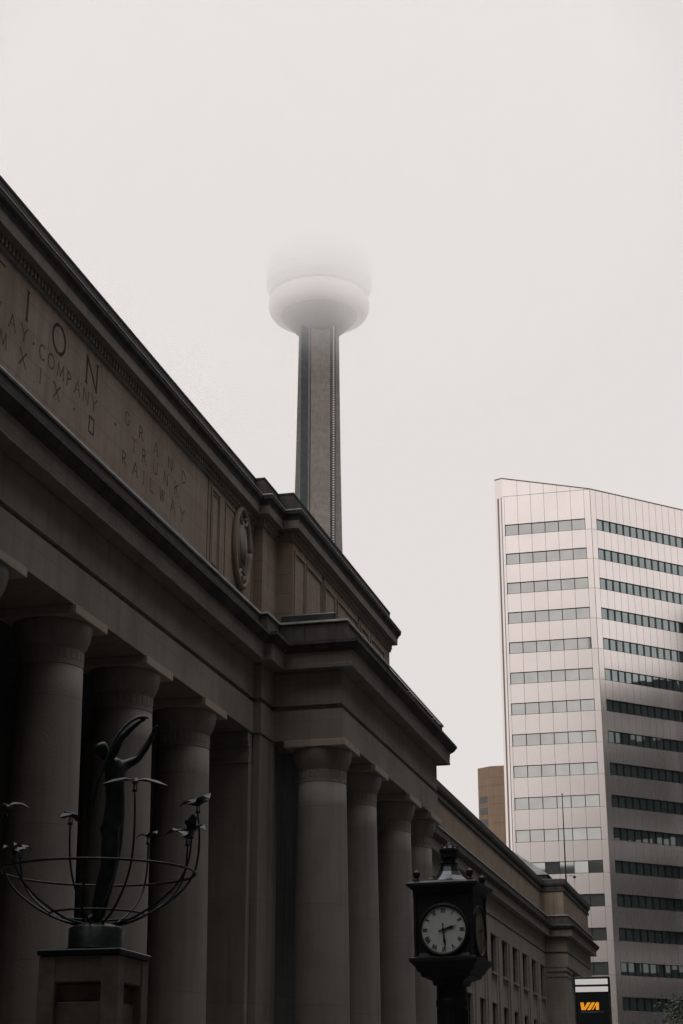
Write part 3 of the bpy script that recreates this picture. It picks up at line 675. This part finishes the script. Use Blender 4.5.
for i in range(13):
    x = -.33+.05*i; box(bm, x, x+.033, -.149, -.1455, 4.62, 4.645)
finish("small_lettering", bm, plain("dim_grey_letter", (.3, .3, .3), .6), vs)

# ------------------------------------------------------------------ monument with figure, globe ribs and birds
mo = tag(empty("monument", (-8.39, 20.34, .14)), "dark bronze figure raising both arms inside an open globe with birds on a stone pedestal", "monument")
zo = -.14
bm = NB()
boxb(bm, -.36, .36, -.36, .36, 0, 3.34+zo, .015); boxb(bm, -.42, .42, -.42, .42, 0, 3.12+zo, .012)
for sx in (-1, 1):
    for sy in (-1, 1): boxb(bm, sx*.41-.11, sx*.41+.11, sy*.41-.11, sy*.41+.11, .3, 3.655+zo, .012)
boxb(bm, -.50, .50, -.50, .50, 3.343+zo, 3.66+zo, .012); boxb(bm, -.7, .7, -.7, .7, 0, .3, .02)
finish("pedestal", bm, GRAN, mo)
bm = NB(); boxb(bm, -.545, .545, -.545, .545, 3.662+zo, 3.735+zo, .015); finish("pedestal_cap", bm, BRONZE, mo)
bm = NB(); lathe(bm, (0, 0, zo), [(.37, 3.742), (.36, 3.78), (.345, 3.80), (.345, 4.02), (.30, 4.05), (.2, 4.08)], 40); finish("drum", bm, BRONZE, mo, True)
vd = Vector((-.383, .924, 0)); ud = Vector((.924, .383, 0))
bm = NB(); ringtube(bm, (0, 0, 4.72+zo), 1.22, .016); finish("globe_ring", bm, BRONZE, mo, True)
bm = NB(); ringtube(bm, (0, 0, 4.20+zo), .60, .014); finish("globe_ring", bm, BRONZE, mo, True)
PR = [(.18, 4.07), (.40, 4.10), (.60, 4.19), (.85, 4.33), (1.08, 4.52), (1.205, 4.72), (1.25, 4.95), (1.255, 5.2), (1.23, 5.45), (1.17, 5.7), (1.1, 5.85)]
def prat(z):
    for (r0, z0), (r1, z1) in zip(PR, PR[1:]):
        if z <= z1: return r0+(r1-r0)*(z-z0)/(z1-z0)
    return PR[-1][0]
def bird(p, yaw, pitch, sc, fold, rib):
    M = Matrix.Translation(p) @ Matrix.Rotation(yaw, 4, 'Z') @ Matrix.Rotation(pitch, 4, 'Y') @ Matrix.Scale(sc, 4)
    bm = NB()
    body = [(-.20, .0, .004), (-.13, .0, .018), (-.05, .005, .042), (.03, .012, .048), (.09, .025, .03), (.12, .035, .027), (.15, .035, .02), (.18, .03, .004)]
    rings = []
    for x, z, r in body: rings.append([bm.verts.new(M @ Vector((x, r*math.cos(k*.785), z+r*.9*math.sin(k*.785)))) for k in range(8)])
    for a, b in zip(rings, rings[1:]):
        for i in range(8): bm.faces.new((a[i], a[(i+1) % 8], b[(i+1) % 8], b[i]))
    bm.faces.new(rings[0][::-1]); bm.faces.new(rings[-1])
    # fanned tail
    a = [bm.verts.new(M @ Vector(v)) for v in ((-.12, -.02, .01), (-.12, .02, .01), (-.27, .07, -.005), (-.28, 0, 0), (-.27, -.07, -.005))]; bm.faces.new(a)
    for s in (-1, 1):   # wings with thickness
        top = [(.07, .02, .03), (.10, .14, .08+fold*.5), (.05, .28, .07+fold), (-.06, .40, -.01+fold*.6), (-.07, .26, .04+fold*.9), (-.09, .12, .05+fold*.4), (-.06, .02, .02)]
        A = [bm.verts.new(M @ Vector((x, s*y, z))) for x, y, z in top]; B = [bm.verts.new(M @ Vector((x, s*y, z-.012))) for x, y, z in top]
        bm.faces.new(A); bm.faces.new(B[::-1])
        for i in range(7): bm.faces.new((A[i], B[i], B[(i+1) % 7], A[(i+1) % 7]))
    finish("bird", bm, BRONZE, rib)
#   (sideways, depth, top height, wing fold, yaw)
arms = [(.39, -1.17, 5.54, -.05, 1.96, 1.0), (-.37, -1.18, 5.11, -.16, 2.9, .62), (1.25, -.1, 5.48, .04, .9, .9), (1.10, -.55, 5.08, .10, .3, .85), (1.16, .55, 5.16, .10, 1.3, .85),
        (-1.21, .15, 5.42, .02, 2.3, .8), (-1.05, -.62, 4.74, .06, 2.7, .55), (-1.0, .7, 4.98, .05, 3.0, .55), (.62, 1.05, 5.25, .0, 1.0, .6)]
for u_, v_, zt, fold, yaw, bsc in arms:
    d = (ud*u_+vd*v_).normalized(); bm = NB(); pts = []
    k = 22
    for i in range(k+1):
        z = 4.07+(zt-4.07)*(i/k)**1.35; pts.append(d*prat(z)+Vector((0, 0, z+zo)))
    # smooth
    for _ in range(2): pts = [pts[0]] + [(pts[i-1]+pts[i]*2+pts[i+1])/4 for i in range(1, len(pts)-1)] + [pts[-1]]
    tube(bm, pts, .016, 8, .012); rb = finish("globe_rib", bm, BRONZE, mo, True)
    p = pts[-1]
    bm = NB(); lathe(bm, p, [(.012, 0), (.034, .01), (.034, .02), (.026, .03)], 10)
    for a in range(3): tube(bm, [p+Vector((.024*math.cos(a*2.1), .024*math.sin(a*2.1), .02)), p+Vector((.02*math.cos(a*2.1), .02*math.sin(a*2.1), .10))], .006, 5)
    lathe(bm, p+Vector((0, 0, .1)), [(.03, 0), (.034, .01), (.02, .03)], 10); finish("rib_socket", bm, BRONZE, rb)
    bird(p+Vector((0, 0, .13)), yaw, -.15, bsc, fold, rb)
# rod held in the raised hand, sweeping down past the head
def UV(px_u, v, z): return ud*px_u + vd*v + Vector((0, 0, z+zo))
bm = NB()
rod = [UV(.50, -.14, 6.71), UV(.42, -.2, 6.70), UV(.31, -.25, 6.63), UV(.20, -.29, 6.51), UV(.11, -.33, 6.36), UV(.04, -.36, 6.15), UV(-.03, -.38, 5.93), UV(-.10, -.38, 5.68), UV(-.15, -.36, 5.3), UV(-.18, -.33, 4.85), UV(-.19, -.28, 4.4), UV(-.16, -.2, 4.08)]
for _ in range(2):
    q = []
    for a, b in zip(rod, rod[1:]): q += [a*.75+b*.25, a*.25+b*.75]
    rod = [rod[0]]+q+[rod[-1]]
tube(bm, rod, .02, 8); finish("held_rod", bm, BRONZE, mo, True)
def skin(name, joints, edges, mat, parent, root=0, sub=2):
    me = bpy.data.meshes.new(name); me.from_pydata([j[0] for j in joints], edges, [])
    o = bpy.data.objects.new(name, me); COL.objects.link(o); o.parent = parent
    m = o.modifiers.new("skin", 'SKIN'); m.use_smooth_shade = True; m.branch_smoothing = .6
    for i, j in enumerate(joints):
        sv = me.skin_vertices[0].data[i]; r = j[1]; r = r if isinstance(r, tuple) else (r, r); sv.radius = (r[0]*1.3, r[1]*1.3); sv.use_root = (i == root)
    s = o.modifiers.new("sub", 'SUBSURF'); s.levels = sub; s.render_levels = sub
    me.materials.append(mat); return o
J = [(UV(.16, 0, 5.40), (.175, .15)),      # pelvis
     (UV(.165, 0, 5.62), (.155, .125)),      # waist
     (UV(.15, 0, 5.84), (.18, .13)),       # chest
     (UV(.13, .0, 6.03), (.165, .11)),       # upper chest
     (UV(.04, -.01, 6.18), .055),           # neck
     (UV(-.05, -.02, 6.28), .085),          # head low
     (UV(-.10, -.02, 6.38), .088),          # head top
     (UV(.07, -.12, 6.16), .062), (UV(.19, -.17, 6.42), .042), (UV(.33, -.18, 6.56), .032), (UV(.45, -.15, 6.665), .02),
     (UV(.25, .10, 6.12), .062), (UV(.42, .12, 6.20), .042), (UV(.56, .12, 6.42), .034), (UV(.62, .1, 6.58), .02),
     (UV(.12, -.06, 5.20), .115), (UV(.12, -.12, 4.80), .085), (UV(.05, -.12, 4.52), .078), (UV(-.03, -.10, 4.17), .04), (UV(-.13, -.14, 4.11), .032),
     (UV(.17, .07, 5.20), .115), (UV(.14, .12, 4.84), .082), (UV(.09, .11, 4.54), .074), (UV(.04, .10, 4.17), .04), (UV(-.06, .10, 4.11), .032)]
E = [(0,1),(1,2),(2,3),(3,4),(4,5),(5,6),(3,7),(7,8),(8,9),(9,10),(3,11),(11,12),(12,13),(13,14),(0,15),(15,16),(16,17),(17,18),(18,19),(0,20),(20,21),(21,22),(22,23),(23,24)]
fig = skin("figure", J, E, BRONZE, mo)
for k, (w, e) in enumerate(((J[10][0], J[9][0]), (J[14][0], J[13][0]))):
    dr = (w-e).normalized(); sd_ = dr.cross(Vector((0, 0, 1))).normalized(); bm = NB()
    tube(bm, [w-dr*.01, w+dr*.05], .026, 8, .034)
    for f in range(4):
        o_ = (f-1.5)*.018; L = (.06, .072, .068, .052)[f]; b0 = w+dr*.05+sd_*o_
        tube(bm, [b0-dr*.015, b0+dr*L*.5, b0+dr*L*.8+Vector((0, 0, -.02)), b0+dr*L+Vector((0, 0, -.045))], .009, 6, .006)
    tube(bm, [w+dr*.01-sd_*.025, w+dr*.04-sd_*.05, w+dr*.065-sd_*.045], .01, 6, .007)
    finish("hand", bm, BRONZE, fig, True)
# face, hair
hd = J[5][0]; fd = (-ud*.8+vd*.5).normalized(); sdv = fd.cross(Vector((0, 0, 1)))
bm = NB()
lathe(bm, hd+fd*.088+Vector((0, 0, .03)), [(.004, -.03), (.018, -.015), (.012, .0), (.004, .03)], 6)
tube(bm, [hd+fd*.09-sdv*.025+Vector((0,0,-.035)), hd+fd*.098+Vector((0,0,-.035)), hd+fd*.09+sdv*.025+Vector((0,0,-.035))], .008, 6)
for s in (-1, 1):
    lathe(bm, hd+fd*.08+sdv*.035*s+Vector((0, 0, .055)), [(.004, -.01), (.014, 0), (.004, .01)], 6)
    lathe(bm, hd+sdv*.09*s+Vector((0, 0, .03)), [(.006, -.03), (.016, 0), (.006, .03)], 6)
finish("face", bm, BRONZE, fig, True)

# ------------------------------------------------------------------ tree
def tree():
    t = tag(empty("leafy_tree", (-5.0, 110, .02)), "dark leafy street tree before the pale office block", "tree")
    rnd = random.Random(11); BARK = plain("bark", (.05, .04, .03), .9); LEAF = plain("leaf", (.035, .05, .028), .6, 0, .5, 2)
    bm = NB(); tube(bm, [(0, 0, 0), (.05, 0, 2), (-.05, .1, 4), (0, 0, 6.5), (.1, 0, 8.5)], .2, 10, .05)
    tips = []
    for i in range(26):
        a = rnd.uniform(0, 6.28); z = rnd.uniform(3, 8); rr = rnd.uniform(1.9, 3.9)*(1-.55*max(0, (z-6)/4))
        e = Vector((rr*math.cos(a), rr*math.sin(a), z+rnd.uniform(.7, 1.9))); m_ = Vector((rr*.45*math.cos(a), rr*.45*math.sin(a), z+.5))
        tube(bm, [(0, 0, z-.3), m_, e], .06, 6, .015); tips += [e, (m_+e)/2, e*.8+m_*.2]
    tips.append(Vector((.1, 0, 9.6))); tips.append(Vector((-.4, 0, 9.2)))
    finish("trunk", bm, BARK, t)
    bm = NB()
    for c in tips:
        for _ in range(230):
            p = c + Vector((rnd.gauss(0, .42), rnd.gauss(0, .42), rnd.gauss(0, .34))); s = rnd.uniform(.06, .12)
            u = Vector((rnd.gauss(0, 1), rnd.gauss(0, 1), rnd.gauss(0, 1))).normalized(); w = u.orthogonal().normalized()
            bm.faces.new([bm.verts.new(p+u*s), bm.verts.new(p+w*s*.5), bm.verts.new(p-u*s), bm.verts.new(p-w*s*.5)])
    finish("crown", bm, LEAF, t)
tree()

# ------------------------------------------------------------------ unseen buildings opposite and behind, sized to shade and mirror; rear ones added
OPP = stone("opposite_stone", (.16, .16, .155), (.145, .145, .14), (.10, .10, .10), bw=2, bh=.9)
DKM = plain("dark_cladding", (.014, .026, .028), .5, 0, .2, .2)
def block(name, label, x0, x1, y0, y1, h, mat, fl, west=True, bands=False):
    o = tag(empty(name, ((x0+x1)/2, (y0+y1)/2, 0)), label, "office block"); hx = (x1-x0)/2; hy = (y1-y0)/2
    bm = NB(); box(bm, -hx, hx, -hy, hy, 0, h); finish("wall", bm, mat, o)
    nrow = int((h-3)/fl)
    for k in range(nrow):
        z = 2+k*fl; bm = NB(); y = -hy+.8
        while y < hy-2.6: box(bm, -hx-.04, -hx-.004, y, y+2.2, z, z+fl*.5); y += 3.2
        x = -hx+.8
        while x < hx-2.6: box(bm, x, x+2.2, -hy-.04, -hy-.004, z, z+fl*.5); box(bm, x, x+2.2, hy+.004, hy+.04, z, z+fl*.5); x += 3.2
        finish("window_row", bm, WHITEP if bands and k % 4 == 1 else GLASS_D, o)
block("hotel_building", "tall stone hotel tower across the street outside the picture", 22, 60, -100, 18, 105, OPP, 3.6)
block("hotel_wing_building", "lower stone hotel wing across the street outside the picture", 22.3, 60, 18.3, 63, 62, OPP, 3.6)
block("stone_building", "lower stone office building across the street outside the picture", 22, 55, 64, 107, 56, OPP, 3.6)
block("dark_office_building", "dark glass office building out of frame facing the pale block", 12, 45, 108, 211.8, 61, DKM, 3.9, bands=True)
block("dark_office_tower", "dark narrow office tower out of frame mirrored in the pale block", 12, 22, 212.3, 232, 71, DKM, 3.9, bands=True)
block("added_rear_tower", "unseen stone tower added behind the viewer to block sky light", -9, 21.5, -90, -25, 110, OPP, 3.9)  # added across the road end to keep rear sky light off the station
block("added_rear_block", "unseen low dark office block placed behind the viewer to mirror in the pale block", -80, -45.5, -120, -50, 68, DKM, 3.6)  # unseen, height set to darken the lower mirrored window rows
block("added_rear_block", "unseen tall stone tower added behind the viewer to shade the station", -44, -9.5, -110, -46.5, 130, OPP, 3.6)  # added to keep light from behind off columns and returns
